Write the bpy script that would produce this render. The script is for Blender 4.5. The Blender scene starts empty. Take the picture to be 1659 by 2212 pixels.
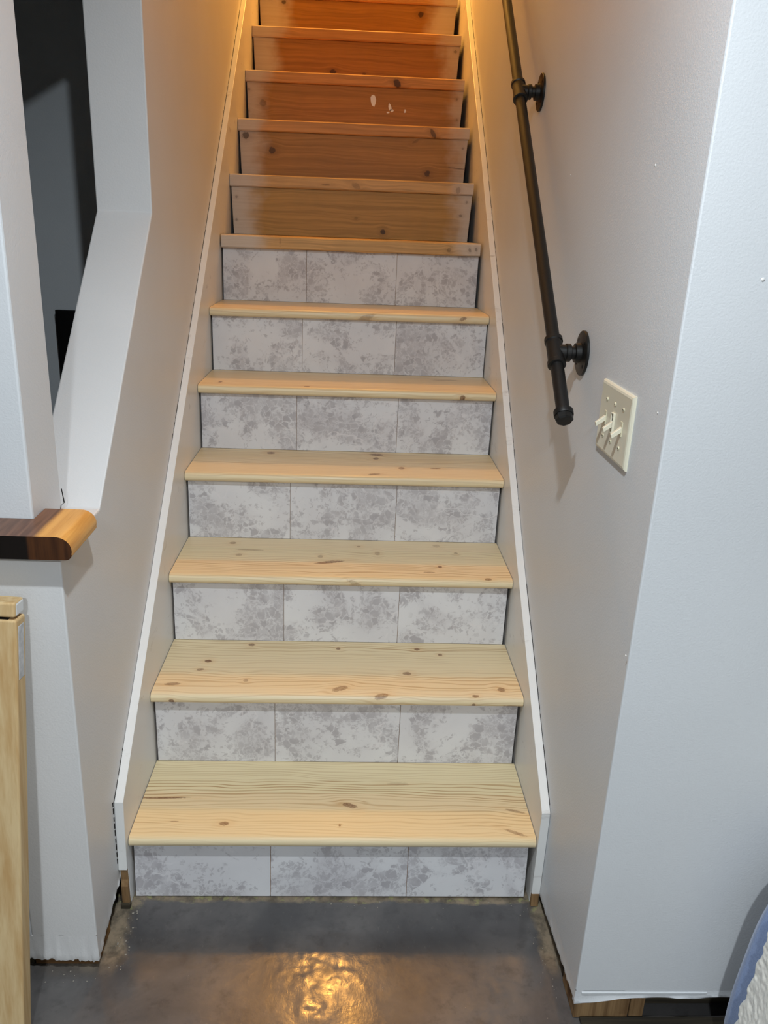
import bpy, bmesh, math, random
import numpy as np
from mathutils import Vector, Matrix
random.seed(7)
sc = bpy.context.scene
col = sc.collection

# ------------------------------------------------------------------ camera
CAM = np.array([0.4633, -1.4626, 1.4753]); YAW, PITCH, ROLL, F = 0.0484, -0.3371, 0.0442, 1759.55
cy, sy, cp, sp = math.cos(YAW), math.sin(YAW), math.cos(PITCH), math.sin(PITCH)
FW = np.array([sy*cp, cy*cp, sp]); RT = np.array([cy, -sy, 0.]); UP = np.cross(RT, FW)
RT, UP = math.cos(ROLL)*RT + math.sin(ROLL)*UP, -math.sin(ROLL)*RT + math.cos(ROLL)*UP
cd = bpy.data.cameras.new('camera'); cam = bpy.data.objects.new('camera', cd); col.objects.link(cam)
cd.sensor_fit = 'HORIZONTAL'; cd.sensor_width = 36; cd.lens = 36*F/1659; cd.clip_start = 0.05
m = Matrix.Identity(4)
for k in range(3):
    m[k][0], m[k][1], m[k][2], m[k][3] = RT[k], UP[k], -FW[k], CAM[k]
cam.matrix_world = m
sc.camera = cam
def ray(u, v): return FW + RT*(u-829.5)/F - UP*(v-1106)/F
def on(u, v, ax, val):
    D = ray(u, v); t = (val-CAM[ax])/D[ax]; return CAM + t*D

# ------------------------------------------------------------------ world, exposure, lamps
w = bpy.data.worlds.new('world'); sc.world = w; w.use_nodes = True
w.node_tree.nodes['Background'].inputs[0].default_value = (0.02, 0.02, 0.022, 1)
w.node_tree.nodes['Background'].inputs[1].default_value = 0.3
vs = sc.view_settings; vs.view_transform = 'Standard'; vs.look = 'None'; vs.gamma = 1; vs.use_curve_mapping = False
vs.exposure = 0.0
COOL = (0.88, 0.95, 1.0); WARM = (1.0, 0.455, 0.085)
LAMPS = [  # x, y, power, radius, label
    (0.46, -0.92, 26, 0.03, 'white recessed ceiling light above the foot of the stairs'),
    (0.42, -2.9, 54, 0.07, 'white recessed ceiling light far back in the room facing the stairs')]
ZC = 2.36
HALL = (0.42, 2.90, 3.76); HALLP = 84

# ------------------------------------------------------------------ helpers
class MB:
    def __init__(s): s.v = []; s.f = []
    def add(s, vs_, fs):
        n = len(s.v); s.v += [tuple(p) for p in vs_]; s.f += [tuple(i+n for i in f) for f in fs]; return s
    def box(s, x0, x1, y0, y1, z0, z1):
        return s.add([(x, y, z) for z in (z0, z1) for y in (y0, y1) for x in (x0, x1)],
                     [(0,2,3,1),(4,5,7,6),(0,1,5,4),(2,6,7,3),(0,4,6,2),(1,3,7,5)])
    def prism(s, poly, ax, a, b):                # poly in the two other axes, in order
        o = [i for i in range(3) if i != ax]; n = len(poly); vs_ = []
        for t in (a, b):
            for p in poly:
                q = [0, 0, 0]; q[ax] = t; q[o[0]] = p[0]; q[o[1]] = p[1]; vs_.append(q)
        return s.add(vs_, [tuple(range(n))[::-1], tuple(range(n, 2*n))] + [(i, (i+1) % n, n+(i+1) % n, n+i) for i in range(n)])
    def revolve(s, p0, d, prof, n=28, caps=True):  # prof: (along, radius) around axis d from p0
        p0 = Vector(p0); d = Vector(d).normalized(); a = d.orthogonal().normalized(); b = d.cross(a); vs_ = []
        for t, r in prof:
            for k in range(n):
                g = 2*math.pi*k/n; vs_.append(p0 + d*t + (a*math.cos(g)+b*math.sin(g))*r)
        fs = []
        for j in range(len(prof)-1):
            for k in range(n): fs.append((j*n+k, j*n+(k+1) % n, (j+1)*n+(k+1) % n, (j+1)*n+k))
        if caps: fs += [tuple(range(n))[::-1], tuple(range((len(prof)-1)*n, len(prof)*n))]
        return s.add(vs_, fs)
    def grid(s, nx, ny, fn):
        vs_ = [fn(i/(nx-1), j/(ny-1)) for j in range(ny) for i in range(nx)]
        return s.add(vs_, [(j*nx+i, j*nx+i+1, (j+1)*nx+i+1, (j+1)*nx+i) for j in range(ny-1) for i in range(nx-1)])
    def build(s, name, mat, parent=None, smooth=False, bevel=0, loc=None, seg=2):
        me = bpy.data.meshes.new(name); me.from_pydata(s.v, [], s.f)
        bm = bmesh.new(); bm.from_mesh(me); bmesh.ops.recalc_face_normals(bm, faces=bm.faces); bm.to_mesh(me); bm.free()
        me.materials.append(mat); o = bpy.data.objects.new(name, me); col.objects.link(o)
        if loc is not None: o.location = loc
        if parent is not None:
            o.parent = parent
        if smooth:
            me.polygons.foreach_set('use_smooth', [True]*len(me.polygons))
            if smooth is not True:
                me.set_sharp_from_angle(angle=math.radians(smooth))
        if bevel:
            b = o.modifiers.new('bevel', 'BEVEL'); b.width = bevel; b.segments = seg; b.limit_method = 'ANGLE'; b.harden_normals = False
        return o
def corner_bevel(o, width, zmin):
    """round only the edges that lie wholly above zmin"""
    me = o.data; at = me.attributes.new('bevel_weight_edge', 'FLOAT', 'EDGE')
    for e in me.edges:
        za, zb = (me.vertices[k].co.z for k in e.vertices)
        at.data[e.index].value = 0 if (za < zmin and zb < zmin) else 1
    b = o.modifiers.new('bevel', 'BEVEL'); b.width = width; b.segments = 2; b.limit_method = 'WEIGHT'
    return o
def tag(o, label, cat, group=None, kind=None):
    if label: o['label'] = label
    if cat: o['category'] = cat
    if group: o['group'] = group
    if kind: o['kind'] = kind
    return o
def struct(o, label=None):
    o['kind'] = 'structure'
    if label: o['label'] = label
    return o
def empty(name, loc=(0, 0, 0)):
    o = bpy.data.objects.new(name, None); col.objects.link(o); o.location = loc; o.empty_display_size = .05; return o

# ------------------------------------------------------------------ materials
def S(r, g, b):
    f = lambda c: (c/255/12.92) if c/255 <= .04045 else ((c/255+.055)/1.055)**2.4
    return (f(r), f(g), f(b), 1)
class NT:
    def __init__(s, name, rough=.6, spec=.4):
        s.mat = bpy.data.materials.new(name); s.mat.use_nodes = True; s.t = s.mat.node_tree; s.n = s.t.nodes; s.l = s.t.links
        s.b = s.n['Principled BSDF']; s.b.inputs['Roughness'].default_value = rough; s.b.inputs['Specular IOR Level'].default_value = spec
        s._tc = None
    def put(s, sock, v):
        if isinstance(v, bpy.types.NodeSocket): s.l.new(v, sock)
        elif v is not None:
            if isinstance(v, (int, float)) and sock.type in ('VECTOR',): v = (v, v, v)
            sock.default_value = v
    def obj(s):
        if not s._tc: s._tc = s.n.new('ShaderNodeTexCoord')
        return s._tc.outputs['Object']
    def math(s, op, a, b=None, c=None, clamp=False):
        n = s.n.new('ShaderNodeMath'); n.operation = op; n.use_clamp = clamp
        for i, v in enumerate((a, b, c)):
            if v is not None: s.put(n.inputs[i], v)
        return n.outputs[0]
    def vmath(s, op, a, b=None):
        n = s.n.new('ShaderNodeVectorMath'); n.operation = op; s.put(n.inputs[0], a)
        if b is not None:
            if op == 'SCALE': s.put(n.inputs['Scale'], b)
            else: s.put(n.inputs[1], b)
        return n.outputs['Value'] if op in ('LENGTH', 'DOT_PRODUCT', 'DISTANCE') else n.outputs[0]
    def sep(s, v):
        n = s.n.new('ShaderNodeSeparateXYZ'); s.put(n.inputs[0], v); return n.outputs
    def comb(s, x, y, z):
        n = s.n.new('ShaderNodeCombineXYZ')
        for i, v in enumerate((x, y, z)): s.put(n.inputs[i], v)
        return n.outputs[0]
    def mapping(s, v, loc=(0,0,0), rot=(0,0,0), scale=(1,1,1), typ='POINT'):
        n = s.n.new('ShaderNodeMapping'); n.vector_type = typ; s.put(n.inputs[0], v)
        n.inputs['Location'].default_value = loc; n.inputs['Rotation'].default_value = rot; n.inputs['Scale'].default_value = scale
        return n.outputs[0]
    def noise(s, v, scale=5, detail=3, rough=.5, dist=0, col=False):
        n = s.n.new('ShaderNodeTexNoise'); s.put(n.inputs['Vector'], v)
        for k, x in (('Scale', scale), ('Detail', detail), ('Roughness', rough), ('Distortion', dist)): n.inputs[k].default_value = x
        return n.outputs['Color' if col else 'Fac']
    def vor(s, v, scale=5, feature='F1', out='Distance', rnd=1):
        n = s.n.new('ShaderNodeTexVoronoi'); n.feature = feature; s.put(n.inputs['Vector'], v); n.inputs['Scale'].default_value = scale
        n.inputs['Randomness'].default_value = rnd
        return n.outputs[out]
    def rng(s, v, a, b, c=0, d=1, smooth=True):
        n = s.n.new('ShaderNodeMapRange'); n.interpolation_type = 'SMOOTHSTEP' if smooth else 'LINEAR'
        for i, x in enumerate((v, a, b, c, d)): s.put(n.inputs[i], x)
        return n.outputs[0]
    def mix(s, f, a, b, typ='MIX'):
        n = s.n.new('ShaderNodeMix'); n.data_type = 'RGBA'; n.blend_type = typ; s.put(n.inputs[0], f); s.put(n.inputs[6], a); s.put(n.inputs[7], b)
        return n.outputs[2]
    def white(s, v):
        n = s.n.new('ShaderNodeTexWhiteNoise'); n.noise_dimensions = '1D'; s.put(n.inputs['W'], v); return n.outputs['Value']
    def rand(s):
        n = s.n.new('ShaderNodeObjectInfo'); return n.outputs['Random']
    def color(s, c): s.put(s.b.inputs['Base Color'], c); return s
    def rough(s, v): s.put(s.b.inputs['Roughness'], v); return s
    def bump(s, h, strength=.2, dist=.002):
        n = s.n.new('ShaderNodeBump'); n.inputs['Strength'].default_value = strength; n.inputs['Distance'].default_value = dist
        s.put(n.inputs['Height'], h); s.l.new(n.outputs[0], s.b.inputs['Normal']); return s

def paint_mat(name, c, rough=.5, bump=.25, scale=260, marks=None):
    t = NT(name, rough, .35); o = t.obj()
    n = t.noise(o, scale, 2, .6)
    big = t.noise(o, 3, 3, .5)
    cc = t.mix(t.rng(big, .3, .7), c, tuple(list(np.array(c[:3])*.96)+[1]))
    if marks:                                     # scuffs and dirt rubbed into the paint
        d = t.noise(t.mapping(o, scale=(1, 1.2, 2.4)), 9, 5, .65, .6)
        cc = t.mix(t.math('MULTIPLY', t.rng(d, .60, .74), marks), cc, S(120, 104, 88))
    t.color(cc).bump(n, bump, .0015)
    return t.mat
M = {}
M['wall'] = paint_mat('wall_paint', S(219, 219, 219), .42, .22)
M['front'] = paint_mat('front_wall_paint', S(216, 219, 222), .42, .25)
M['room'] = paint_mat('room_paint', S(176, 176, 174), .6, .2)
M['ceil'] = paint_mat('ceiling_paint', S(226, 226, 224), .8, .2)
M['dim'] = paint_mat('back_room_paint', S(200, 206, 210), .7, .2)
M['trim'] = paint_mat('trim_paint', S(228, 228, 226), .32, .06, 90, .35)
M['sill'] = paint_mat('sill_paint', S(228, 230, 231), .36, .1, 120)
def plain(name, c, rough=.5, spec=.4, metal=0, nscale=0, bump=.2):
    t = NT(name, rough, spec); t.b.inputs['Metallic'].default_value = metal; t.color(c)
    if nscale:
        n = t.noise(t.obj(), nscale, 4, .6)
        t.color(t.mix(t.rng(n, .3, .75), c, tuple(list(np.array(c[:3])*.6)+[1]))).bump(n, bump, .001)
    return t.mat
M['black_iron'] = plain('black_iron', S(22, 21, 20), .45, .45, .15, 220, .25)
M['iron_dark'] = plain('iron_socket', S(10, 10, 10), .6, .3)
M['ivory'] = plain('ivory_plastic', S(220, 215, 194), .3, .5)
M['ivory_screw'] = plain('painted_screw', S(214, 208, 180), .35, .5)
M['dark'] = plain('dark_crack', S(18, 15, 13), .9, .1)
M['black_panel'] = plain('black_panel', S(14, 14, 15), .35, .4)
M['torn'] = plain('torn_drywall_edge', S(212, 212, 213), .6, .3, 0, 40, .3)
M['crumb'] = plain('plaster_crumb', S(150, 144, 134), .8, .2)
M['metal_white'] = plain('white_fixture', S(235, 235, 233), .4, .4)
def emis(name, c, s):
    t = NT(name); t.color((0, 0, 0, 1)); t.b.inputs['Emission Color'].default_value = (*c, 1); t.b.inputs['Emission Strength'].default_value = s; return t.mat

def spots(t, vec, lst, nz):
    """knots: (x, v, rx, ry, angle, strength) -> mask, halo, warp of the grain"""
    mask = halo = warp = None
    for (x, v, rx, ry, ang, st) in lst:
        q = t.mapping(vec, (x, v, 0), (0, 0, ang), (rx, ry, 1), 'TEXTURE')
        ln = t.vmath('LENGTH', t.vmath('MULTIPLY', q, (1, 1, 0)))
        lnn = t.math('ADD', ln, t.math('MULTIPLY', t.math('SUBTRACT', nz, .5), 1.1))
        a = t.math('MULTIPLY', t.rng(lnn, 1.15, .75), st)
        h = t.math('MULTIPLY', t.rng(lnn, 3.2, .8), st)
        f = t.rng(t.math('DIVIDE', ln, 4.5), 1, .1)
        wv = t.math('MULTIPLY', t.math('MULTIPLY', f, t.sep(q)[1]), ry*.55)
        mask = a if mask is None else t.math('MAXIMUM', mask, a)
        halo = h if halo is None else t.math('MAXIMUM', halo, h)
        warp = wv if warp is None else t.math('ADD', warp, wv)
    return mask, halo, warp

def pine_mat(name, seed, lst, period=.0115, line=.5, bands=(), nose=True):
    t = NT(name, .38, .35); o = t.obj(); x, y, z = t.sep(o)
    v = t.math('ADD', y, z)
    vec = t.comb(x, v, 0)
    nz = t.noise(t.comb(t.math('MULTIPLY', x, 1), v, seed), 130, 3, .6)
    mask, halo, warp = spots(t, vec, lst, nz) if lst else (0., 0., 0.)
    low = t.noise(t.comb(t.math('MULTIPLY', x, 1.6), t.math('MULTIPLY', v, 5), seed*1.7), 2.2, 2, .5)
    vv = t.math('SUBTRACT', t.math('ADD', v, t.math('MULTIPLY', t.math('SUBTRACT', low, .5), .05)), warp)
    brd = t.math('FLOOR', t.math('DIVIDE', t.math('ADD', v, .4+.013*seed), .078))
    r1 = t.white(t.math('ADD', brd, seed*3.1)); r2 = t.white(t.math('ADD', brd, seed*7.7+40))
    ph = t.math('ADD', t.math('MULTIPLY', vv, 2*math.pi/period), t.math('MULTIPLY', r1, 40))
    ph = t.math('ADD', ph, t.math('MULTIPLY', t.noise(t.comb(t.math('MULTIPLY', x, .8), t.math('MULTIPLY', vv, 30), seed), 1.3, 2, .5), 9))
    sn = t.math('SINE', ph)
    ln = t.rng(sn, .15, 1.0)
    amp = t.math('MULTIPLY', t.math('ADD', .25, r2), t.rng(t.noise(t.comb(t.math('MULTIPLY', x, .5), t.math('MULTIPLY', vv, 26), seed+5), 1.2, 2), .3, .7, .25, 1))
    ln = t.math('MULTIPLY', t.math('MULTIPLY', ln, amp), line, clamp=True)
    fine = t.noise(t.comb(t.math('MULTIPLY', x, 3), t.math('MULTIPLY', vv, 420), seed), 1.5, 3, .6)
    base = t.mix(r1, S(230, 212, 176), S(226, 203, 161))
    for (a, b, c) in bands:                       # bands of a slightly warmer or paler tone along the tread
        k = t.math('MULTIPLY', t.rng(v, a-.004, a+.001), t.rng(v, b-.001, b+.004, 1, 0))
        base = t.mix(t.math('MULTIPLY', k, .75), base, c)
    if nose: base = t.mix(t.rng(v, .002, -.004), base, S(232, 215, 177))
    c = t.mix(t.math('MULTIPLY', t.rng(fine, .45, .8), .25), base, S(206, 164, 106))
    c = t.mix(ln, c, S(168, 126, 76))
    c = t.mix(t.math('MULTIPLY', halo, .22), c, S(206, 150, 84))
    c = t.mix(t.math('MULTIPLY', mask, t.rng(nz, .3, .7, .65, 1)), c, S(98, 52, 28))
    t.color(c).bump(fine, .06, .0006)
    return t.mat

def old_wood_mat(name, seed, lst, xl, xr, stain=S(158, 92, 44), axis='z', bare=.0):
    """brown stained board whose two ends were sprayed with pale primer"""
    t = NT(name, .5, .3); o = t.obj(); x, y, z = t.sep(o)
    vec = t.comb(x, z, 0)
    nz = t.noise(t.comb(x, z, seed), 110, 3, .6)
    mask, halo, warp = spots(t, vec, lst, nz) if lst else (0., 0., 0.)
    low = t.noise(t.comb(t.math('MULTIPLY', x, 1.5), t.math('MULTIPLY', z, 5), seed), 2.5, 3, .5)
    vv = t.math('SUBTRACT', t.math('ADD', z, t.math('MULTIPLY', t.math('SUBTRACT', low, .5), .035)), warp)
    g = t.noise(t.comb(t.math('MULTIPLY', x, 1.3), t.math('MULTIPLY', vv, 85), seed), 1.4, 4, .6)
    f2 = t.noise(t.comb(t.math('MULTIPLY', x, 4), t.math('MULTIPLY', vv, 330), seed), 1.4, 3, .6)
    lt = tuple(list(np.minimum(1, np.array(stain[:3])*1.12))+[1]); dk = tuple(list(np.array(stain[:3])*.74)+[1])
    c = t.mix(t.rng(g, .3, .72), lt, dk)
    c = t.mix(t.math('MULTIPLY', t.rng(f2, .5, .8), .3), c, dk)
    blot = t.noise(t.comb(t.math('MULTIPLY', x, 1), z, seed+3), 9, 3, .55)
    c = t.mix(t.math('MULTIPLY', t.rng(blot, .45, .8), .35), c, dk)
    xe = t.math('ADD', x, t.math('MULTIPLY', t.math('SUBTRACT', t.noise(t.comb(x, z, seed+9), 11, 3, .55), .5), .12))
    p = t.math('MAXIMUM', t.rng(xe, xl+.05, xl-.05), t.rng(xe, xr-.05, xr+.05))
    c = t.mix(t.math('MULTIPLY', p, t.rng(g, .2, .8, .92, .74)), c, S(205, 194, 182))
    c = t.mix(t.math('MULTIPLY', mask, .85), c, S(48, 27, 16))
    c = t.mix(t.math('MULTIPLY', t.math('SUBTRACT', halo, mask, clamp=True), .25), c, S(92, 52, 28))
    t.color(c).bump(g, .12, .001)
    return t.mat

def tile_mat():
    t = NT('grey_marble_vinyl', .42, .35)
    o = t.vmath('ADD', t.obj(), t.vmath('SCALE', (17.3, 9.1, 23.7), t.rand()))
    dn = t.noise(o, 22, 4, .65, col=True)
    ow = t.vmath('ADD', o, t.vmath('SCALE', t.vmath('SUBTRACT', dn, (.5, .5, .5)), .05))
    cl = t.noise(o, 5.5, 3, .5)
    zone = t.noise(o, 7.5, 5, .62, .5)
    def frags(scale, lo, spread):
        cr = t.sep(t.vor(ow, scale, 'F1', 'Color'))[0]; edge = t.vor(ow, scale, 'DISTANCE_TO_EDGE')
        zz = t.rng(t.math('ADD', zone, t.math('MULTIPLY', t.math('SUBTRACT', cr, .5), spread)), lo, lo+.035)
        return t.math('MULTIPLY', t.math('MULTIPLY', zz, t.rng(edge, .02, .13)), t.rng(cr, 0, 1, .35, 1))
    fa = frags(46, .535, .16); fb = frags(105, .515, .20)
    dark = t.math('MAXIMUM', t.math('MULTIPLY', fa, .60), t.math('MULTIPLY', fb, .42))
    small = t.math('MULTIPLY', t.rng(t.noise(ow, 60, 4, .6), .59, .64), t.rng(t.noise(o, 12, 2), .42, .6))
    dark = t.math('MAXIMUM', dark, t.math('MULTIPLY', small, .4))
    dark = t.math('MULTIPLY', dark, t.rng(t.noise(o, 30, 3), .25, .6, .45, 1))
    base = t.mix(t.rng(cl, .3, .7), S(222, 222, 224), S(211, 210, 213))
    base = t.mix(t.math('MULTIPLY', t.rng(zone, .44, .60), .30), base, S(178, 174, 178))
    c = t.mix(dark, base, S(146, 141, 146))
    vn = t.noise(t.vmath('ADD', o, (5, 5, 5)), 4.2, 4, .55, .3)
    vein = t.math('MULTIPLY', t.rng(t.math('ABSOLUTE', t.math('SUBTRACT', vn, .5)), .011, .002), t.rng(t.noise(o, 6.5, 2), .5, .62))
    white = t.math('MAXIMUM', t.math('MULTIPLY', vein, .7), t.math('MULTIPLY', t.rng(t.noise(t.vmath('ADD', ow, (9, 3, 1)), 20, 2), .70, .73), .6))
    c = t.mix(white, c, S(222, 220, 222))
    t.color(c)
    return t.mat
M['tile'] = tile_mat()

def rough_wood(name, a, b, seed=1., ax=2, rough=.65):
    t = NT(name, rough, .3); o = t.obj()
    sc_ = [38, 38, 38]; sc_[ax] = 1.6
    n = t.noise(t.vmath('ADD', t.vmath('MULTIPLY', o, tuple(sc_)), (seed*7, seed*3, seed)), 1.2, 4, .6, .12)
    f = t.noise(t.vmath('MULTIPLY', o, tuple(x*5 for x in sc_)), 1, 2, .5)
    c = t.mix(t.rng(n, .3, .72), a, b); c = t.mix(t.math('MULTIPLY', t.rng(f, .5, .75), .3), c, b)
    t.color(c).bump(f, .15, .001); return t.mat
M['board'] = rough_wood('raw_board', S(220, 194, 148), S(194, 156, 104), 2)
M['plate'] = rough_wood('sole_plate', S(150, 112, 66), S(84, 58, 32), 4, 0, .8)
M['plate_dark'] = rough_wood('weathered_plate', S(78, 70, 54), S(36, 32, 26), 5, 0, .85)
M['block'] = rough_wood('bare_block', S(170, 138, 98), S(104, 76, 48), 6, 2, .75)
M['stud'] = rough_wood('underside_wood', S(170, 130, 86), S(120, 84, 50), 3, 0, .75)

# ------------------------------------------------------------------ setting dimensions
W = .914; L = -.02; RX = .934; YL = -.1675; YR = -.2917; SL = .0059
RUN, RISE, R1 = .2523351, .2077727, .1731217
DY = [.0132, .0132, .0122, .0087, .0013, -.0044, .0016, .0019, .0006, .0005, -.0008, 0, 0]
DZ = [.0033, .0041, .0013, -.0014, -.0051, -.0071, .0058, .0061, .0097, .0096, .0111, .009, .009]
NS = 13
YN = [i*RUN+DY[i] for i in range(NS)]; ZT = [R1+i*RISE+DZ[i] for i in range(NS)]
YTOP = NS*RUN + .03; ZTOP = R1+NS*RISE
XA, XB, YB = -2.4, 3.4, -3.6          # basement room
YE, ZU = 5.6, 4.8                    # upper hall

# ------------------------------------------------------------------ floor
def floor_mat():
    t = NT('sealed_concrete', .2, .5); o = t.obj(); x, y, z = t.sep(o)
    n = t.noise(o, 4.5, 5, .6, .3); n2 = t.noise(o, 26, 4, .65); n3 = t.noise(t.vmath('MULTIPLY', o, (3, 1, 1)), 40, 3, .7)
    c = t.mix(t.rng(n, .32, .7), S(98, 95, 94), S(72, 71, 72))
    c = t.mix(t.math('MULTIPLY', t.rng(n2, .5, .75), .45), c, S(58, 56, 56))
    c = t.mix(t.math('MULTIPLY', t.rng(n3, .62, .75), .2), c, S(126, 120, 114))
    # bare mortar left along the two walls and in front of the first riser
    wob = t.math('MULTIPLY', t.math('SUBTRACT', t.noise(o, 11, 4, .6), .5), .075)
    yb = t.math('ADD', y, t.math('MULTIPLY', wob, .55))
    edge = t.math('MAXIMUM', t.rng(t.math('ADD', x, wob), .028, .004), t.math('MAXIMUM', t.rng(t.math('ADD', x, wob), .905, .925), t.rng(yb, .008, .018)))
    edge = t.math('MULTIPLY', edge, t.math('MULTIPLY', t.rng(y, -.20, -.13), t.rng(x, -.2, -.02)))
    mort = t.mix(t.rng(n2, .35, .65), S(138, 124, 104), S(88, 80, 68))
    mort = t.mix(t.math('MULTIPLY', t.math('MULTIPLY', t.rng(t.noise(o, 60, 2), .55, .66), t.rng(y, -.03, .0)), .45), mort, S(158, 160, 100))
    c = t.mix(edge, c, mort)
    r = t.rng(n2, .3, .75, .13, .26)
    r = t.math('ADD', r, t.math('MULTIPLY', edge, .5))
    t.color(c).rough(r)
    t.bump(t.math('ADD', t.noise(o, 55, 3, .6), t.math('MULTIPLY', n3, .4)), .10, .002)
    return t.mat
M['floor'] = floor_mat()
from mathutils import noise as mnoise
HX, HY = on(684, 2172, 2, 0)[:2]
def fz(x, y):
    z = 0.0010*mnoise.noise(Vector((x*5, y*5, 1))) + .00022*mnoise.noise(Vector((x*19, y*19, 3)))
    d = math.hypot((x-HX)*1.0, (y-HY)*.85)
    d *= 1+.35*mnoise.noise(Vector((x*22, y*22, 5)))
    z += .00045*math.exp(-((d-.030)/.011)**2)*(1+.8*mnoise.noise(Vector((x*45, y*45, 9)))) + math.exp(-(d/.026)**2)*.0007*mnoise.noise(Vector((x*70, y*70, 4)))  # pitted, badly trowelled patch
    rp = math.exp(-(((x-HX-.0)/.10)**2 + ((y-HY-.085)/.05)**2))
    z += rp*.0007*mnoise.noise(Vector((x*60, y*60, 8)))
    rp2 = math.exp(-(((x-.80)/.07)**2 + ((y+.23)/.06)**2)); z += rp2*.0008*mnoise.noise(Vector((x*45, y*45, 2)))
    z += .0012*math.exp(-(((x-.465)/.02)**2+((y+.07)/.01)**2))
    return z
mb = MB()
X0, X1, Y0, Y1 = -.3, 1.5, -.62, .2
mb.grid(361, 165, lambda a, b: (X0+a*(X1-X0), Y0+b*(Y1-Y0), fz(X0+a*(X1-X0), Y0+b*(Y1-Y0)) if (0 < a < 1 and 0 < b < 1) else 0))
for (a, b, c_, d_) in ((XA, X0, YB, 6), (X1, XB, YB, 6), (X0, X1, YB, Y0), (X0, X1, Y1, 6)):
    mb.add([(a, c_, 0), (b, c_, 0), (b, d_, 0), (a, d_, 0)], [(0, 1, 2, 3)])
struct(mb.build('floor', M['floor'], smooth=True), 'glossy dark grey sealed concrete floor')

# ------------------------------------------------------------------ walls
def ragged(p0, p1, zt, zb, jit, nrm, th, n, seed, lump=.0):
    """torn lower edge of plasterboard running p0 -> p1 (x, y), from zt down to zb(t) + jitter"""
    rnd = random.Random(seed); v = []; f = []
    for i in range(n+1):
        t = i/n; x = p0[0]+(p1[0]-p0[0])*t; y = p0[1]+(p1[1]-p0[1])*t
        z = zb(t) + jit*(mnoise.noise(Vector((t*14, seed, 0)))*1.2 + .6*mnoise.noise(Vector((t*45, seed, 3))))
        b1, b2, b3 = (max(0, lump*(.35+1.3*mnoise.noise(Vector((t*11, seed, q)))+.6*mnoise.noise(Vector((t*34, seed, q+5))))) for q in (1, 2, 3))
        for (dx, zz) in ((0, zt), (b1*.25, zt-(zt-z)*.5), (b2*.6+.0003, zt-(zt-z)*.74), (b3+.0006, zt-(zt-z)*.9), (b3*.6, z), (-th, z), (-th, zt)):
            v.append((x+nrm[0]*dx, y+nrm[1]*dx, zz))
    for i in range(n):
        for k in range(7): f.append((i*7+k, i*7+(k+1) % 7, (i+1)*7+(k+1) % 7, (i+1)*7+k))
    f += [tuple(range(7)), tuple(range(n*7, n*7+7))]
    mb = MB(); mb.add(v, f); return mb
# left stair wall: low part at the foot, sloped sill, opening, upright jamb, full wall beyond
mb = MB()
SILL0, SILL1 = (.062, .930), (.622, 1.482)
ZH = 2.06
poly = [(YL, .09), (YL, .93), SILL0, SILL1, (.622, ZH), (.025, ZH), (.025, ZU), (YE, ZU), (YE, .09)]
mb.prism(poly, 0, -.15, L)
wl = struct(corner_bevel(mb.build('wall_left', M['wall']), .003, .1), 'grey white wall along the left of the stairs with a sloped opening')
mb = MB()
for (u0, v0, u1, v1, w_) in ((132, 1056, 136, 1075, .0012), (136, 1075, 138, 1086, .002), (138, 1086, 133, 1090, .0008), (131, 1092, 130, 1099, .002), (130, 1099, 125, 1103, .0014)):
    p, q = on(u0, v0, 0, -.0792), on(u1, v1, 0, -.0792)
    mb.add([(-.0782, p[1], p[2]), (-.0782, p[1]+w_, p[2]), (-.0782, q[1]+w_, q[2]), (-.0782, q[1], q[2]), (-.0796, p[1], p[2]), (-.0796, p[1]+w_, p[2]), (-.0796, q[1]+w_, q[2]), (-.0796, q[1], q[2])],
           [(0, 1, 2, 3), (4, 7, 6, 5), (0, 4, 5, 1), (1, 5, 6, 2), (2, 6, 7, 3), (3, 7, 4, 0)])
mb.build('plaster_crack', M['dark'], wl)['kind'] = 'stuff'
# torn skirts of the plasterboard and the sole plate they leave bare
ragged((L, YL), (L, .012), .0905, lambda t: .026+.055*t, .005, (1, 0), .012, 44, 3, .002).build('torn_plaster_edge', M['wall'], wl, 40)
ragged((-.16, YL), (L, YL), .0905, lambda t: .029-.006*t, .006, (0, -1), .012, 40, 5, .004).build('torn_plaster_edge', M['wall'], wl, 40)
MB().box(-.155, L-.006, YL+.012, YL+.10, .001, .034).build('sole_plate', M['plate'], wl, bevel=.002)
MB().box(-.14, L-.034, YL+.10, 5.5, .001, .038).build('sole_plate', M['plate_dark'], wl)
# pony wall to the left of the opening corner and the set-back wall standing on it
mb = MB(); mb.prism([(XA, .09), (-.15, .09), (-.15, .93), (XA, .93)], 1, YL, -.03)
o = struct(corner_bevel(mb.build('wall_front_low', M['front']), .002, .1), 'low bluish white wall under the wood cap')
ragged((-.6, YL), (-.16, YL), .0905, lambda t: .029, .006, (0, -1), .012, 40, 15, .004).build('torn_plaster_edge', M['front'], o, 40)
MB().box(-.6, -.157, YL+.012, YL+.10, .001, .034).build('sole_plate', M['plate_dark'], o, bevel=.002)
mb = MB(); mb.box(XA, -.079, -.115, .025, .931, ZU-.02)
struct(mb.build('wall_front_left', M['front'], bevel=.004), 'set back white wall end standing behind the wood cap')
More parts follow.
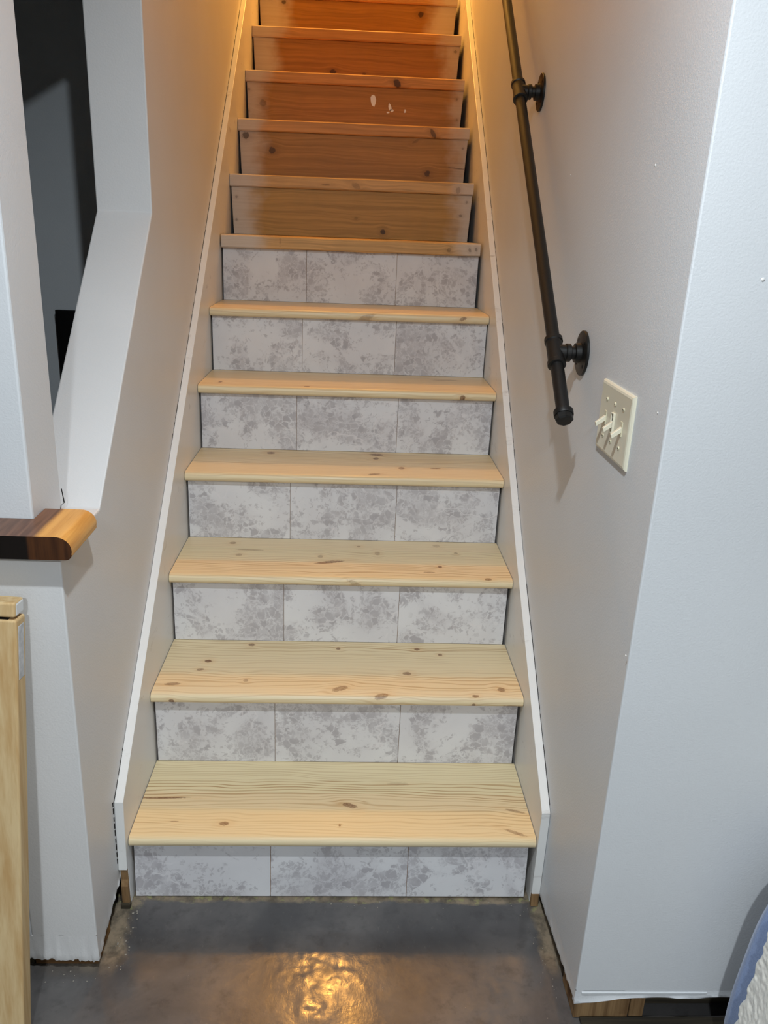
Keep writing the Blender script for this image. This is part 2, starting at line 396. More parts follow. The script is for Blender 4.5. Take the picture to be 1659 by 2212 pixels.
# right wall, L shaped: along the stairs and out to the right
mb = MB(); mb.prism([(RX, YR), (XB, YR), (XB, YR+.125), (RX+.125, YR+.125), (RX+.125, YE), (RX, YE)], 2, .09, ZU)
wr = struct(corner_bevel(mb.build('wall_right', M['front']), .003, .1), 'bluish white wall at the right that turns the corner up the stairs')
ragged((RX, .02), (RX, YR), .0905, lambda t: .030+.036*t, .005, (-1, 0), .012, 60, 9, .0025).build('torn_plaster_edge', M['wall'], wr, 40)
ragged((RX, YR), (2.2, YR), .0905, lambda t: .056+.016*min(1, t*12), .004, (0, -1), .012, 170, 11, .004).build('torn_plaster_edge', M['front'], wr, 40)
MB().box(RX+.008, RX+.118, YR+.014, YR+.10, .001, .062).build('sole_plate', M['block'], wr, bevel=.002)
MB().box(RX+.121, RX+.150, YR+.016, YR+.10, .001, .060).build('sole_plate', M['block'], wr, bevel=.002)
MB().box(RX+.153, 2.2, YR+.045, YR+.10, .001, .040).build('sole_plate', M['plate_dark'], wr, bevel=.002)
MB().box(RX+.03, RX+.10, YR+.10, 5.5, .001, .038).build('sole_plate', M['plate_dark'], wr)
MB().box(RX+.02, 2.2, YR-.03, YR+.012, .0005, .008).build('floor_strip', M['plate_dark'], wr, bevel=.002)
# skim coat bead just above the torn edge of the right wall
MB().prism([(YR-.0018, .083), (YR-.0018, .0865), (YR+.001, .088), (YR+.001, .081)], 0, RX+.012, RX+.26).build('skim_bead', M['front'], wr)
# paint drips and nibs on the right wall
mb = MB()
for (u, v, r) in ((1416, 357, .0028), (1421, 892, .0022), (1233, 378, .0018), (1290, 971, .0016)):
    p = on(u, v, 0, RX); mb.revolve(p+np.array([.001, 0, 0]), (-1, 0, 0), [(0, r), (.0015, r*.8), (.0022, r*.3)], 8)
for (u, v, r) in ((1648, 604, .0035), (1352, 1416, .0016)):
    p = on(u, v, 1, YR); mb.revolve(p+np.array([0, .001, 0]), (0, -1, 0), [(0, r), (.0015, r*.8), (.0022, r*.3)], 8)
mb.build('paint_nibs', M['trim'], wr, True)['kind'] = 'stuff'
# rest of the room
struct(MB().box(XA-.1, XA, YB, 1.4, 0, ZC).build('wall_far_left', M['room']))
struct(MB().box(XB, XB+.1, YB, YR, 0, ZC).build('wall_far_right', M['room']))
struct(MB().box(XA, XB, YB-.1, YB, 0, ZC).build('wall_behind', M['room']))
mb = MB().box(XA, XB, YB, .30, ZC, ZC+.25)
ceil = struct(mb.build('ceiling', M['ceil']))
struct(MB().box(XA, -.152, .026, 1.4, ZC, ZC+.1).build('ceiling_back_room', M['dim']))
struct(MB().box(XA, -.15, 1.22, 1.32, 0, ZC).build('wall_back_room', M['dim']), 'dim grey wall of the room seen through the sloped opening')
struct(MB().box(L, RX, .28, .38, ZC+.25, ZU).build('wall_header', M['wall']))
struct(MB().box(L-.13, RX+.13, .02, YE, ZU, ZU+.1).build('ceiling_hall', M['ceil']))
struct(MB().box(L-.13, RX+.13, YE, YE+.1, 0, ZU).build('wall_hall_end', M['wall']))
struct(MB().box(L, RX, YTOP+.02, YE, ZTOP-.2, ZTOP).build('floor_hall', M['stud']))

# ------------------------------------------------------------------ lamps of the place
for (x, y, pw, r, lab) in LAMPS:
    e = tag(empty('recessed_light', (x, y, ZC)), lab, 'ceiling light', 'recessed ceiling lights')
    MB().revolve((0, 0, 0), (0, 0, -1), [(0, r*1.55), (.004, r*1.5), (.005, r*1.15), (.002, r*1.1)], 32, False).build('trim_ring', M['metal_white'], e, True)
    MB().revolve((0, 0, -.001), (0, 0, -1), [(0, r*1.12), (.001, r*1.1)], 32).build('lens', emis('led_lens', COOL, 4), e, True)
    ld = bpy.data.lights.new('led', 'AREA'); ld.shape = 'DISK'; ld.size = 2*r; ld.energy = pw; ld.color = COOL
    lo = bpy.data.objects.new('led', ld); col.objects.link(lo); lo.location = (0, 0, -.008); lo.parent = e
e = tag(empty('pendant_lamp', (HALL[0], HALL[1], ZU)), 'warm bulb pendant hanging on a cord over the stair top', 'pendant lamp')
hz_ = HALL[2]-ZU
MB().revolve((0, 0, 0), (0, 0, -1), [(0, .06), (.02, .06), (.035, .02)], 32).build('canopy', M['metal_white'], e, 40)
MB().revolve((0, 0, -.03), (0, 0, -1), [(0, .004), (-hz_-.14, .004)], 10).build('cord', M['metal_white'], e, True)
MB().revolve((0, 0, hz_+.12), (0, 0, -1), [(0, .012), (.01, .02), (.06, .02)], 20).build('socket', M['metal_white'], e, 40)
MB().revolve((0, 0, hz_+.06), (0, 0, -1), [(0.045*(1-math.cos(a)), max(.001, .045*math.sin(a))) for a in np.linspace(.3, math.pi, 12)], 24).build('bulb', emis('warm_bulb', WARM, 60), e, True)
ld = bpy.data.lights.new('bulb_light', 'POINT'); ld.shadow_soft_size = .12; ld.energy = HALLP; ld.color = WARM
lo = bpy.data.objects.new('bulb_light', ld); col.objects.link(lo); lo.parent = e; lo.location = (0, 0, hz_-.09)

# ------------------------------------------------------------------ skirt boards beside the stairs
def skirt(name, x0, x1, top, yf, zb, lab):
    ext = [(3.32, top[-1][1]+(3.32-top[-1][0])*.835)]
    t = top+ext
    bot = [(3.32, t[-1][1]-.55), (.75, .12), (.62, 0.001), (yf+.012, .001), (yf+.008, zb)]
    mb = MB(); mb.prism([(yf, zb)]+t+bot, 0, x0, x1)
    return struct(mb.build(name, M['trim'], bevel=.0012), lab)
TL = [(.002, .281), (.030, .304), (.362, .588), (1.12, 1.240), (2.342, 2.313)]
TR = [(.006, .262), (.518, .670), (1.116, 1.196), (1.734, 1.722), (2.577, 2.411)]
sk1 = skirt('trim_1', L+.0006, -.0002, TL, -.006, .106, 'white painted skirt board on the left of the stairs with chipped foot')
sk2 = skirt('trim_2', W+.0002, RX-.0006, TR, .006, .035, 'white painted skirt board on the right of the stairs')
mb = MB(); mb.prism([(-.004, .012), (-.006, .06), (.0, .075), (-.002, .1055), (.02, .1055), (.02, .004), (.008, .004)], 0, L+.003, -.001)
mb.build('bare_wood_foot', M['block'], sk1, bevel=.0015)
MB().box(L+.001, .001, -.010, .004, .0005, .012).build('foot_shim', M['plate_dark'], sk1, bevel=.001)
mb = MB(); mb.prism([(.003, .001), (.005, .022), (.0055, .036), (.03, .036), (.03, .001)], 0, W+.001, RX-.002)
mb.build('bare_wood_foot', M['block'], sk2, bevel=.0015)
def cracks(x0, x1, top, segs, seed, sk):
    rnd = random.Random(seed); mb = MB()
    ys = [p[0] for p in top]; zs = [p[1] for p in top]
    for (a, b, dens) in segs:
        y = a
        while y < b:
            ln = rnd.uniform(.01, .05)*dens; y2 = min(b, y+ln)
            za, zb_ = np.interp(y, ys, zs), np.interp(y2, ys, zs); h = rnd.uniform(.0016, .0030)
            mb.add([(x0, y, za-.001), (x0, y2, zb_-.001), (x0, y2, zb_+h), (x0, y, za+h), (x1, y, za-.001), (x1, y2, zb_-.001), (x1, y2, zb_+h), (x1, y, za+h)],
                   [(0, 1, 2, 3), (4, 7, 6, 5), (0, 4, 5, 1), (2, 6, 7, 3), (0, 3, 7, 4), (1, 5, 6, 2)])
            y = y2+rnd.uniform(.006, .03)/dens
    o = mb.build('caulk_crack', M['dark'], sk); o['kind'] = 'stuff'
cracks(L-.0004, L+.0006, TL, [(.0, .09, 2), (.72, 1.25, 1.), (1.25, 2.3, 2.2)], 4, sk1)
cracks(RX-.0006, RX+.0004, TR, [(.02, .45, 2.5), (.62, 1.15, .8), (1.2, 2.5, 1.6)], 6, sk2)
# open joint beside the plumb cut of the left skirt
mb = MB(); 
for k in range(9):
    z0 = .125+k*.019; mb.box(L-.0004, L+.0012, -.0075, -.0052, z0, z0+random.uniform(.010, .018))
mb.build('caulk_crack', M['dark'], sk1)['kind'] = 'stuff'

# ------------------------------------------------------------------ staircase
stairs = tag(empty('staircase', (W/2, 0, 0)), 'straight staircase with pale pine treads below and old brown wood steps above', 'staircase')
PO = np.array([W/2, 0, 0])
def shear(mb):
    mb.v = [(x, y, z+SL*x) for x, y, z in mb.v]; return mb
def topspots(i, lst):
    """photo pixel -> place on tread i (top or rounded nose); lst rows: u, v, width px, height px, angle, strength"""
    out = []
    for (u, v, lx, ly, ang, st) in lst:
        p = on(u, v, 2, ZT[i]+.003)
        if p[1]-YN[i] > .004:
            dst = (p-CAM)@FW; ppm = F/dst; se = abs((p-CAM)[2])/np.linalg.norm(p-CAM)
            out.append((p[0], p[1]-YN[i], lx/2/ppm, ly/2/ppm/max(.25, se), ang, st))
        else:
            p = on(u, v, 1, YN[i]); dst = (p-CAM)@FW; ppm = F/dst
            out.append((p[0], min(0, p[2]-ZT[i]-SL*p[0]), lx/2/ppm, ly/2/ppm, ang, st))
    return out
def frontspots(y, z0, lst):
    out = []
    for (u, v, lx, ly, ang, st) in lst:
        p = on(u, v, 1, y); ppm = F/((p-CAM)@FW); out.append((p[0], p[2]-z0-SL*p[0], lx/2/ppm, ly/2/ppm, ang, st))
    return out
KN = {0: [(352, 1721, 105, 4, .03, .8), (484, 1777, 22, 8, .1, .8), (755, 1738, 36, 9, -.35, .8), (1112, 1751, 44, 5, -.3, .55), (1112, 1797, 50, 6, -.45, .55), (734, 1781, 5, 4, 0, .9), (376, 1772, 22, 2, 0, .6), (860, 1692, 50, 7, 0, .25)],
      1: [(544, 1391, 16, 5, 0, .85), (731, 1400, 11, 5, 0, .8), (450, 1426, 16, 6, 0, .95), (433, 1444, 16, 5, .2, .7), (531, 1468, 12, 6, 0, .5), (373, 1475, 34, 6, .1, .65), (735, 1486, 40, 9, .5, .65), (370, 1514, 13, 8, 0, .9), (900, 1402, 12, 5, 0, .8), (950, 1414, 10, 4, 0, .9), (879, 1454, 20, 7, 0, .75), (1082, 1489, 17, 9, .6, .7), (824, 1502, 34, 10, .45, .7), (1027, 1503, 15, 6, 0, .8), (1024, 1519, 8, 6, 0, .9), (1104, 1521, 36, 3, 0, .7)],
      2: [(503, 1171, 16, 5, .1, .6), (540, 1186, 60, 2, 0, .6), (516, 1197, 14, 6, 0, .45), (692, 1201, 12, 6, 0, .45), (712, 1213, 66, 5, .25, .8), (775, 1180, 10, 3, 0, .6), (815, 1195, 12, 8, 0, .4), (942, 1179, 16, 6, 0, .35), (984, 1195, 9, 4, 0, .5), (950, 1224, 9, 5, 0, .9), (927, 1236, 26, 3, 0, .6), (1054, 1251, 16, 4, 0, .8), (768, 1259, 44, 11, -.5, .35), (757, 1264, 6, 4, 0, .9)],
      3: [(585, 977, 18, 5, 0, .85), (813, 982, 30, 5, 0, .9), (812, 990, 13, 5, -.2, .85), (867, 1011, 14, 5, 0, .7), (940, 1012, 24, 2, 0, .7), (808, 1024, 26, 3, .25, .7), (1053, 1049, 9, 4, .2, .6)],
      4: [(476, 823, 8, 4, 0, .8), (663, 834, 14, 3, .2, .8), (960, 822, 60, 4, .1, .35), (1000, 856, 12, 11, .5, .9)],
      5: [(790, 684, 46, 12, .4, .45), (1001, 685, 16, 9, .4, .75), (1013, 671, 7, 3, 0, .7)]}
BANDS = [((.0, .10, S(230, 205, 158)), (.16, .30, S(226, 211, 170))), ((.09, .3, S(227, 210, 172)),), ((.105, .2, S(226, 211, 172)),), (), ((.05, .12, S(230, 209, 168)),), ()]
PER = [.0105, .013, .012, .013, .016, .016]; LIN = [.85, .55, .6, .5, .45, .45]
TN = .027; TO = .042; OV = .026
def local(o, y, z): o.location = np.array([0, y, z])-PO; return o
# seams of the riser tiles as seen in the photo
SEAM = [(585, 878, 1900), (594, 862, 1590), (613, 860, 1340), (627, 855, 1110), (641, 858, 920), (653, 854, 750), (662, 856, 600)]
RIS = {7: [(827, 499, 11, 11, 0, 1), (769, 470, 8, 6, 0, .4), (511, 425, 5, 5, 0, .5), (511, 474, 5, 5, 0, .5), (1008, 434, 5, 5, 0, .5), (995, 463, 9, 5, 0, .6)],
       8: [(531, 292, 16, 14, 0, .9), (588, 324, 15, 14, 0, .9), (923, 373, 12, 13, 0, .9), (985, 361, 44, 2, -.05, .7), (1000, 318, 5, 5, 0, .5), (898, 303, 18, 5, .5, .4)],
       9: [(568, 222, 15, 14, 0, .55), (538, 193, 5, 5, 0, .5), (537, 239, 5, 5, 0, .5), (987, 212, 5, 5, 0, .5), (987, 256, 5, 5, 0, .5)],
       10: [(719, 154, 14, 10, 0, .95), (787, 158, 8, 5, 0, .6), (984, 109, 7, 6, 0, .6)],
       11: [(613, 4, 10, 8, 0, .9), (909, 29, 12, 11, 0, .95)]}
NOS = {6: [(970, 537, 10, 9, .6, .5), (1015, 537, 6, 9, .5, .6), (1029, 536, 6, 8, 0, .6), (605, 520, 2, 8, 0, .4)],
       7: [(769, 400, 20, 12, -.5, .4), (990, 408, 10, 14, 0, .45), (705, 398, 20, 3, 0, .6)],
       8: [(936, 286, 9, 22, .5, .8)], 9: [(858, 178, 14, 20, .6, 1.0)], 10: []}
INL = [.0028, .0, .0, .0, .0, 0, 0]; INR = [.0084, .0138, .0114, .0150, .0123, .012, .012]
tile_me = None
for i in range(NS+1):
    new = i < 6
    yn = YN[i] if i < NS else YTOP-.03; zt = ZT[i] if i < NS else ZTOP
    yb = (YN[i+1] if i+1 < NS else YTOP-.03) + OV
    # riser i sits under the nose of tread i
    zb = 0.0015 if i == 0 else ZT[i-1]+.0005
    ztop_r = zt-(TN if new else TO)-.0005
    yf = yn+(OV if i < 7 else .012)
    if i < 7:
        gl, gr = .005, (.011, .008, .008, .006, .005, .003, .010)[i]
        lean = lambda z: -.012*(ztop_r-zt-z)/(ztop_r-zb) if i == 0 else 0      # the lowest riser is kicked out at its foot
        mb = MB().box(gl+.001, W-gr-.001, .0032, .020, zb-zt, ztop_r-zt); mb.v = [(x, y+lean(z), z) for x, y, z in mb.v]
        rb = shear(mb).build('riser', M['stud'], stairs); local(rb, yf, zt)
        sm = [on(u, SEAM[i][2], 1, yf)[0] for u in SEAM[i][:2]]
        xs = [gl]+sm+[W-gr]
        for k in range(3):
            x0, x1 = xs[k]+.0005, xs[k+1]-.0005
            if k == 0: x0 = xs[0]
            if k == 2: x1 = xs[3]
            xc = (x0+x1)/2
            mb = MB().box(x0-xc, x1-xc, -.0003, .003, zb-zt, ztop_r-zt); mb.v = [(x, y+lean(z)+random.uniform(-.0001, .0001), z+SL*(x+xc)) for x, y, z in mb.v]
            tl = mb.build('tile', M['tile'], rb, bevel=.0006, seg=1); tl.location = (xc, 0, 0)
    else:
        gl = .008; gr = .020
        mb = MB(); z0, z1 = zb-zt, ztop_r-zt
        mb.add([(x, y, z) for y in (0, .018) for x, z in ((gl+.004, z0), (W-gr-.004, z0), (W-gr+.004, z1), (gl-.003, z1))],
               [(0, 1, 2, 3), (7, 6, 5, 4), (0, 4, 5, 1), (1, 5, 6, 2), (2, 6, 7, 3), (3, 7, 4, 0)])
        st = {7: S(178, 136, 72), 8: S(172, 126, 66), 9: S(172, 124, 62), 10: S(166, 116, 54), 11: S(168, 120, 56)}.get(i, S(154, 88, 42))
        mt = old_wood_mat('old_riser_wood', i*2.3, frontspots(yf, zt, RIS.get(i, [])), (.085, .075, .06, .10, .13, .13, .13)[i-7], W-(.075, .06, .055, .075, .12, .12, .12)[i-7], st)
        rb = shear(mb).build('riser', mt, stairs, bevel=.001); local(rb, yf, zt)
        if i == 9:                                  # flakes of white paint stuck to the old riser
            for (u, v, a, b, g) in ((806, 215, 7, 13, .2), (842, 233, 4, 8, .5), (846, 239, 4, 3, 0), (875, 240, 2, 4, 0), (838, 243, 3, 2, 0)):
                p = on(u, v, 1, yf); ppm = F/((p-CAM)@FW); n = 9; pts = []
                for k in range(n):
                    an = 2*math.pi*k/n; r = random.uniform(.7, 1.15); pts.append((a/ppm*r*math.cos(an)*math.cos(g)-b/ppm*r*math.sin(an)*math.sin(g)*.5, b/ppm*r*math.sin(an)))
                c_ = MB().prism(pts, 1, -.0006, .0004).build('paint_flake', M['trim'], rb); c_.location = (p[0], 0, p[2]-zt)
    if i == NS:
        break
    if new:
        pr = []
        rr = TN/2
        for a in np.linspace(math.pi/2, -math.pi/2, 13): pr.append((rr-rr*math.cos(a)*1.0, -rr+rr*math.sin(a)))
        pr += [(yb-yn, -TN), (yb-yn, 0)]
        mb = MB().prism(pr, 0, .0012, W-.0012)
        mt = pine_mat('pine_tread', i+1.37, topspots(i, KN.get(i, [])), PER[i], LIN[i], BANDS[i])
        local(shear(mb).build('tread', mt, stairs, 35), yn, zt)
    else:
        a, b = INL[i-6], INR[i-6]
        pr = [(.004, 0), (.0, -.004), (.001, -TO+.004), (.005, -TO), (yb-yn, -TO), (yb-yn, 0)]
        mb = MB(); n = 40
        # slightly worn, uneven arris
        vs_ = []
        for k in range(n+1):
            x = a+.001+(W-a-b-.002)*k/n
            for j, (py, pz) in enumerate(pr):
                wv = .0014*mnoise.noise(Vector((x*9, i*3.1, j))) if j < 4 else 0
                vs_.append((x, py+abs(wv)*.5, pz+wv))
        m6 = len(pr)
        fs = [(k*m6+j, k*m6+(j+1) % m6, (k+1)*m6+(j+1) % m6, (k+1)*m6+j) for k in range(n) for j in range(m6)]
        fs += [tuple(range(m6)), tuple(range(n*m6, n*m6+m6))]
        mb.add(vs_, fs)
        mt = old_wood_mat('old_tread_wood', i*1.9+20, frontspots(yn, zt, NOS.get(i, [])), (.14, .11, .10, .10, .12, .12, .12)[i-6], W-(.085, .07, .085, .05, .09, .1, .1)[i-6], S(204, 160, 104) if i < 8 else S(204, 150, 92))
        local(shear(mb).build('tread', mt, stairs, 30), yn, zt)
# carriage that closes the underside
mb = MB(); mb.prism([(.35, .001), (.30, .03), (3.30, 2.45), (3.30, 2.35), (.5, .001)], 0, .02, W-.03)
mb.v = [(x-W/2, y, z) for x, y, z in mb.v]
mb.build('carriage', M['stud'], stairs)

# ------------------------------------------------------------------ wood cap on the low wall
def cap_mat():
    t = NT('two_tone_walnut', .38, .4); o = t.obj(); x, y, z = t.sep(o)
    wv = t.math('MULTIPLY', t.math('SUBTRACT', t.noise(t.vmath('MULTIPLY', o, (6, 1.5, 6)), 1.5, 2), .5), .02)
    xx = t.math('ADD', x, wv)
    g = t.noise(t.vmath('MULTIPLY', o, (60, 4, 60)), 1.4, 4, .6, .3)
    dk = t.mix(t.rng(g, .3, .7), S(118, 84, 64), S(84, 56, 42)); lt = t.mix(t.rng(g, .3, .7), S(222, 168, 92), S(196, 138, 68))
    top = t.mix(t.rng(xx, -.052, -.040), dk, lt)
    g2 = t.noise(t.vmath('MULTIPLY', o, (70, 70, 5)), 1.5, 4, .6)
    end = t.mix(t.rng(x, -.062, -.056), t.mix(g2, S(26, 18, 14), S(14, 10, 8)), t.mix(t.rng(g2, .3, .7), S(84, 50, 26), S(56, 32, 18)))
    n = t.n.new('ShaderNodeTexCoord').outputs['Normal']
    t.color(t.mix(t.rng(t.sep(n)[1], -.5, -.8), top, end)); t.bump(g, .06, .001)
    return t.mat
pts = []
CR = .012; zc0, zc1 = .9315, .9725
for a in np.linspace(math.pi/2, -.25, 12): pts.append((CR-.026+.026*math.cos(a), zc1-.024+.024*math.sin(a)))
for a in np.linspace(-.3, -math.pi/2, 6): pts.append((CR-.012+.012*math.cos(a), zc0+.012+.012*math.sin(a)))
pts += [(-.9, zc0), (-.9, zc1)]
mb = MB()
mb.prism(pts, 1, -.200, -.1165)
pts2 = [p for p in pts if p[0] > -.077]
pts2 = pts2 + [(-.0775, zc0), (-.0775, zc1)]
mb.prism(pts2, 1, -.1165, -.062)
bm_ = mb
o = bm_.build('wood_cap', cap_mat(), smooth=35)
tag(o, 'dark walnut cap board with a pale rounded end on the low wall', 'wood cap')

# ------------------------------------------------------------------ pipe handrail
PX = .876; PR = .0134
A = Vector((PX, .19, 1.249)); B = Vector((PX, .86, 1.8168)); dr = (B-A).normalized()
hr = tag(empty('pipe_handrail', (RX, A.y, A.z)), 'black iron pipe handrail on wall flanges along the right stair wall', 'handrail')
off = Vector((RX, A.y, A.z))
def hb(mb, name, mat, parent=None, sm=35, **k):
    par = parent or hr
    sub = off if par is hr else off
    mb.v = [tuple(Vector(p)-sub) for p in mb.v]
    return mb.build(name, mat, par, sm, **k)
END = .160
hb(MB().revolve(A-dr*END, dr, [(0, PR), (4.2, PR)], 24), 'pipe', M['black_iron'])
for k, P in enumerate((A, B)):
    tee = MB()
    tee.revolve(P-dr*.036, dr, [(0, .0170), (.001, .0186), (.010, .0186), (.012, .0166), (.060, .0166), (.062, .0186), (.071, .0186), (.072, .0170)], 28)
    tee.revolve(P, (1, 0, 0), [(.0, .0160), (.020, .0160), (.022, .0184), (.030, .0184), (.031, .0165)], 28)
    hb(tee, 'tee', M['black_iron'])
    hb(MB().revolve(P, (1, 0, 0), [(.028, .0133), (.050, .0133)], 24), 'nipple', M['black_iron'])
    fl = hb(MB().revolve(P, (1, 0, 0), [(.039, .0165), (.040, .0195), (.050, .0200), (.0515, .0225), (.0525, .0440), (.0535, .0450), (.0578, .0450)], 40), 'flange', M['black_iron'])
    for q in range(4):
        a = math.pi/4+q*math.pi/2; c_ = Vector((RX, P.y+.0335*math.cos(a), P.z+.0335*math.sin(a)))
        hb(MB().revolve(c_-Vector((.0052, 0, 0)), (-1, 0, 0), [(0, .0042), (.001, .0040), (.0018, .0022)], 14), 'screw', M['iron_dark'], fl)
cp_ = MB().revolve(A-dr*(END+.014), dr, [(0, .0145), (.003, .0172), (.013, .0178)], 8)
cp_.revolve(A-dr*(END+.001), dr, [(0, .0186), (.002, .0192), (.011, .0192), (.012, .0175)], 28)
hb(cp_, 'end_cap', M['black_iron'], sm=25)

# ------------------------------------------------------------------ triple switch plate
YS0, YS1, ZS0, ZS1 = -.156, .018, 1.101, 1.2285
yc, zc = (YS0+YS1)/2, (ZS0+ZS1)/2; hy, hz = (YS1-YS0)/2, (ZS1-ZS0)/2
sw = tag(empty('switch_plate', (RX, yc, zc)), 'ivory three toggle light switch plate on the right stair wall', 'light switch')
mb = MB()
rings = [(0, 0, 0), (-.003, 0, 0), (-.0055, .0025, 0), (-.0065, .006, 0), (-.0058, .012, 0)]
vs_ = []
for (dx, ins, _) in rings: vs_ += [(dx, -hy+ins, -hz+ins), (dx, hy-ins, -hz+ins), (dx, hy-ins, hz-ins), (dx, -hy+ins, hz-ins)]
fs = [(j*4+k, j*4+(k+1) % 4, (j+1)*4+(k+1) % 4, (j+1)*4+k) for j in range(len(rings)-1) for k in range(4)]+[(16, 17, 18, 19), (3, 2, 1, 0)]
mb.add(vs_, fs); mb.build('plate', M['ivory'], sw, 20)
for k in range(3):
    y = -.0465+k*.0465
    ty = MB()
    MB().box(-.0068, -.005, y-.0052, y+.0052, -.0125, .0125).build('toggle_slot', M['dark'] if k == 1 else M['ivory_screw'], sw)
    ty.add([(-.004, y-.0042, -.004), (-.004, y+.0042, -.004), (-.004, y+.0042, .006), (-.004, y-.0042, .006),
            (-.0215, y-.0034, -.0165), (-.0215, y+.0034, -.0165), (-.0235, y+.0034, -.0095), (-.0235, y-.0034, -.0095)],
           [(0, 3, 2, 1), (4, 5, 6, 7), (0, 1, 5, 4), (1, 2, 6, 5), (2, 3, 7, 6), (3, 0, 4, 7)])
    ty.build('toggle', M['ivory'], sw, bevel=.0006)
    if k == 1:
        fr = MB(); fr.box(-.0095, -.005, y-.0075, y-.0055, -.018, .018); fr.box(-.0095, -.005, y+.0055, y+.0075, -.018, .018)
        fr.box(-.0095, -.005, y-.0055, y+.0055, .016, .018); fr.box(-.0095, -.005, y-.0055, y+.0055, -.018, -.016)
        fr.build('toggle_frame', M['ivory'], sw, bevel=.0004)
    for z in (-.0335, .0335):
        s_ = MB().revolve((-.0055, y, z), (-1, 0, 0), [(0, .0036), (.0012, .0034), (.002, .002)], 16).build('screw', M['ivory_screw'], sw, True)
        MB().box(-.0078, -.0073, y-.0026, y+.0026, z-.0004, z+.0004).build('slot', M['dark'], s_)

# ------------------------------------------------------------------ leaning board
bd = tag(empty('leaning_board', (-.135, -.335, 0)), 'raw pine board leaning on the low wall below the wood cap', 'board')
base = Vector((-.155, -.318, .003)); topc = Vector((-.121, -.2145, .835))
ax = (topc-base).normalized(); xv = Vector((1, 0, 0)); yv = ax.cross(xv).normalized(); xv = yv.cross(ax).normalized()
def bx(mb, a0, a1, w0, w1, t0, t1):
    vs_ = [base+ax*a+xv*w_+yv*t_-Vector((-.135, -.335, 0)) for a in (a0, a1) for t_ in (t0, t1) for w_ in (w0, w1)]
    return mb.add(vs_, [(0, 2, 3, 1), (4, 5, 7, 6), (0, 1, 5, 4), (2, 6, 7, 3), (0, 4, 6, 2), (1, 3, 7, 5)])
LB = (topc-base).length
bx(MB(), 0.004, LB, -.0445, .0445, -.019, .019).build('plank', M['board'], bd, bevel=.004, seg=3)
bx(MB(), LB-.002, LB+.0045, -.043, .030, -.016, .016).build('saw_kerf', M['dark'], bd)
bx(MB(), LB+.004, LB+.030, -.0445, .0425, -.019, .018).build('end_block', M['board'], bd, bevel=.004, seg=3)
bx(MB(), LB+.005, LB+.028, .036, .0432, -.0165, .0165).build('paint_patch', M['trim'], bd, bevel=.003)
bx(MB(), LB-.11, LB-.012, .040, .0450, -.0130, .012).build('paint_patch', M['torn'], bd, bevel=.002)

# ------------------------------------------------------------------ blanket
def fab(name, c1, c2, scale, bump, dist, rough=.95):
    t = NT(name, rough, .15); o = t.obj(); n = t.noise(o, scale, 3, .6); k = t.vor(o, scale*.55, 'F1')
    t.b.inputs['Sheen Weight'].default_value = .3
    t.color(t.mix(t.rng(n, .3, .7), c1, c2)).bump(t.math('ADD', n, t.math('MULTIPLY', k, .8)), bump, dist); return t.mat
M['blue'] = fab('blue_fleece', S(136, 156, 196), S(120, 140, 182), 420, .3, .001)
M['sherpa'] = fab('white_sherpa', S(238, 235, 226), S(228, 224, 214), 190, .35, .002)
bl = tag(empty('throw_blanket', (1.55, -.75, 0)), 'blue throw blanket with fuzzy white lining heaped beside the right wall', 'blanket')
BO = Vector((1.55, -.75, 0))
def heap(s, t, off=0):
    """s: round the profile from the floor at the left over the top and down to the right; t: front to back"""
    y = -1.16+t*.80                                            # to -.36
    k = min(1, max(0, s)); a = math.pi*(1-k)
    ca, sa = math.cos(a), math.sin(a); e = .20
    hx, hz_ = .372+off, .49+off
    x = 1.575 + hx*math.copysign(abs(ca)**e, ca); z = hz_*abs(sa)**.50
    x -= .010*(1-min(1, z/.4))*(1 if ca < 0 else 0)            # flares towards the floor
    en = 1-(1-min(1, (1-t)/.12))**2*.06 if t > .88 else 1     # rounds off near the wall
    z *= en
    wr_ = .012*mnoise.noise(Vector((x*6, y*9, z*4)))+.010*math.sin(38*y+5*z)*min(1, max(0, 1-z/.45))
    x += wr_*(-1 if ca < 0 else 1); z += .006*mnoise.noise(Vector((x*9, y*9, 5)))
    return Vector((x, y, max(.002, z)))
mb = MB(); mb.grid(70, 70, lambda a, b: tuple(heap(a, b)-BO)); blue = mb.build('fleece', M['blue'], bl, True)
sd = blue.modifiers.new('thick', 'SOLIDIFY'); sd.thickness = .006; sd.offset = -1
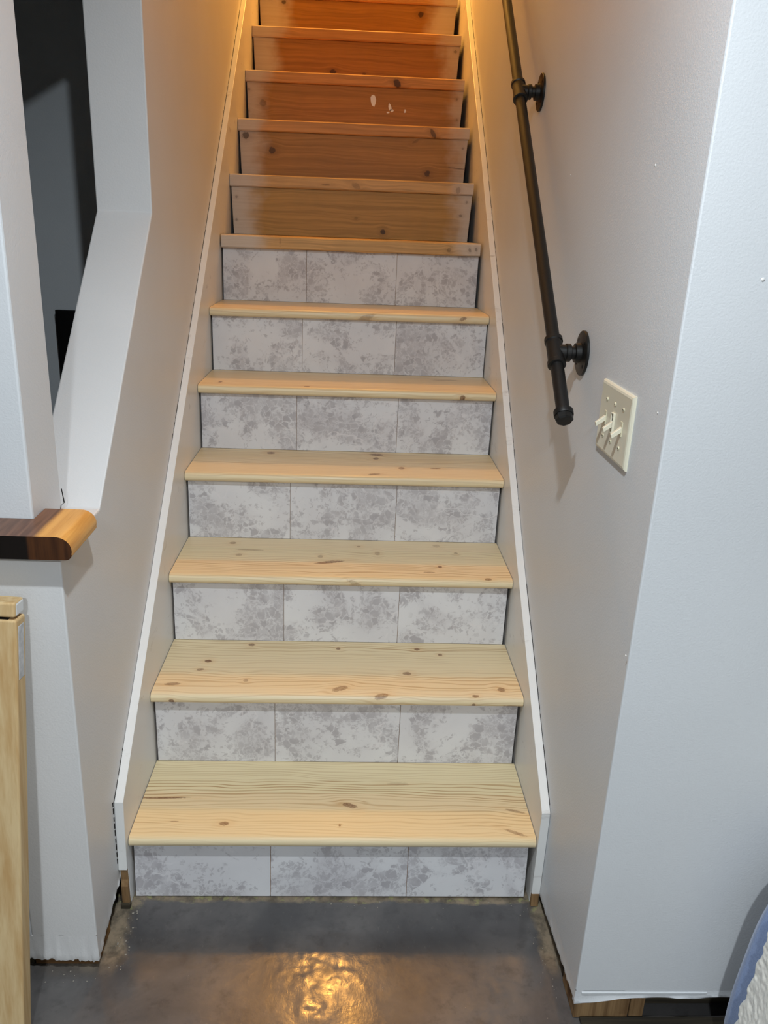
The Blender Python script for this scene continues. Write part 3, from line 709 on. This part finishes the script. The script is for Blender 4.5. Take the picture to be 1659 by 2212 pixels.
def sherpa(a, b):
    s = .004+.9*a**2.2; edge = .955-.012*math.sin(s*9)-.012*mnoise.noise(Vector((a*30, 1, 2)))
    t = b*edge
    p = heap(s, t, .010); q = heap(min(1, s+.004), t, .010)
    fz_ = .0022*mnoise.noise(Vector((p.x*120, p.y*120, p.z*120)))+.0025*mnoise.noise(Vector((p.x*60, p.y*60, p.z*60)))
    d = Vector((p.x-1.575, 0, p.z*.8+.05)).normalized()
    roll = -.010*max(0, (b-.985)/.015)
    return tuple(p + d*(.004+fz_+roll) - BO)
mb = MB(); mb.grid(330, 300, sherpa); sh = mb.build('sherpa_lining', M['sherpa'], bl, True)
sd = sh.modifiers.new('thick', 'SOLIDIFY'); sd.thickness = .006; sd.offset = -1

# ------------------------------------------------------------------ black panel in the back room
p0 = on(119, 669, 1, 1.19); 
e = tag(empty('black_wall_panel', (p0[0]+.3, 1.22, p0[2]-.2)), 'black flat panel on the dim wall seen through the sloped opening', 'wall panel')
MB().box(-.3, -.02, -.034, -.016, -.34, .2).build('panel', M['black_panel'], e, bevel=.002)
MB().box(-.25, -.07, -.018, -.0005, -.28, .12).build('bracket', M['iron_dark'], e)

# ------------------------------------------------------------------ crumbs of plaster and mortar
rnd = random.Random(21); mb = MB()
def crumb(x, y, r, z=0.0006):
    ang = rnd.uniform(0, 6.3); vs_ = []
    for k in range(5):
        a = ang+k*1.2566; vs_.append((x+r*rnd.uniform(.6, 1.1)*math.cos(a), y+r*rnd.uniform(.6, 1.1)*math.sin(a), z))
    vs_.append((x, y, z+r*rnd.uniform(.5, .9)))
    mb.add(vs_, [(0, 1, 2, 3, 4)]+[(k, (k+1) % 5, 5) for k in range(5)])
for k in range(80):
    s = rnd.random()
    if s < .35: crumb(rnd.uniform(-.005, .03), rnd.uniform(-.17, .0), rnd.uniform(.0008, .003))
    elif s < .6: crumb(rnd.uniform(.02, .9), rnd.uniform(-.004, .016), rnd.uniform(.0008, .0024))
    elif s < .8: crumb(rnd.gauss(.905, .012), rnd.uniform(-.28, -.0), rnd.uniform(.0006, .002))
    elif s < .9: crumb(rnd.uniform(-.14, -.02), rnd.uniform(-.2, -.172), rnd.uniform(.0008, .0022))
    else: crumb(rnd.uniform(.1, .9), rnd.uniform(-.28, -.02), rnd.uniform(.0006, .0014))
tag(mb.build('plaster_crumbs', M['crumb']), 'pale plaster crumbs scattered on the dark concrete floor', 'debris', kind='stuff')
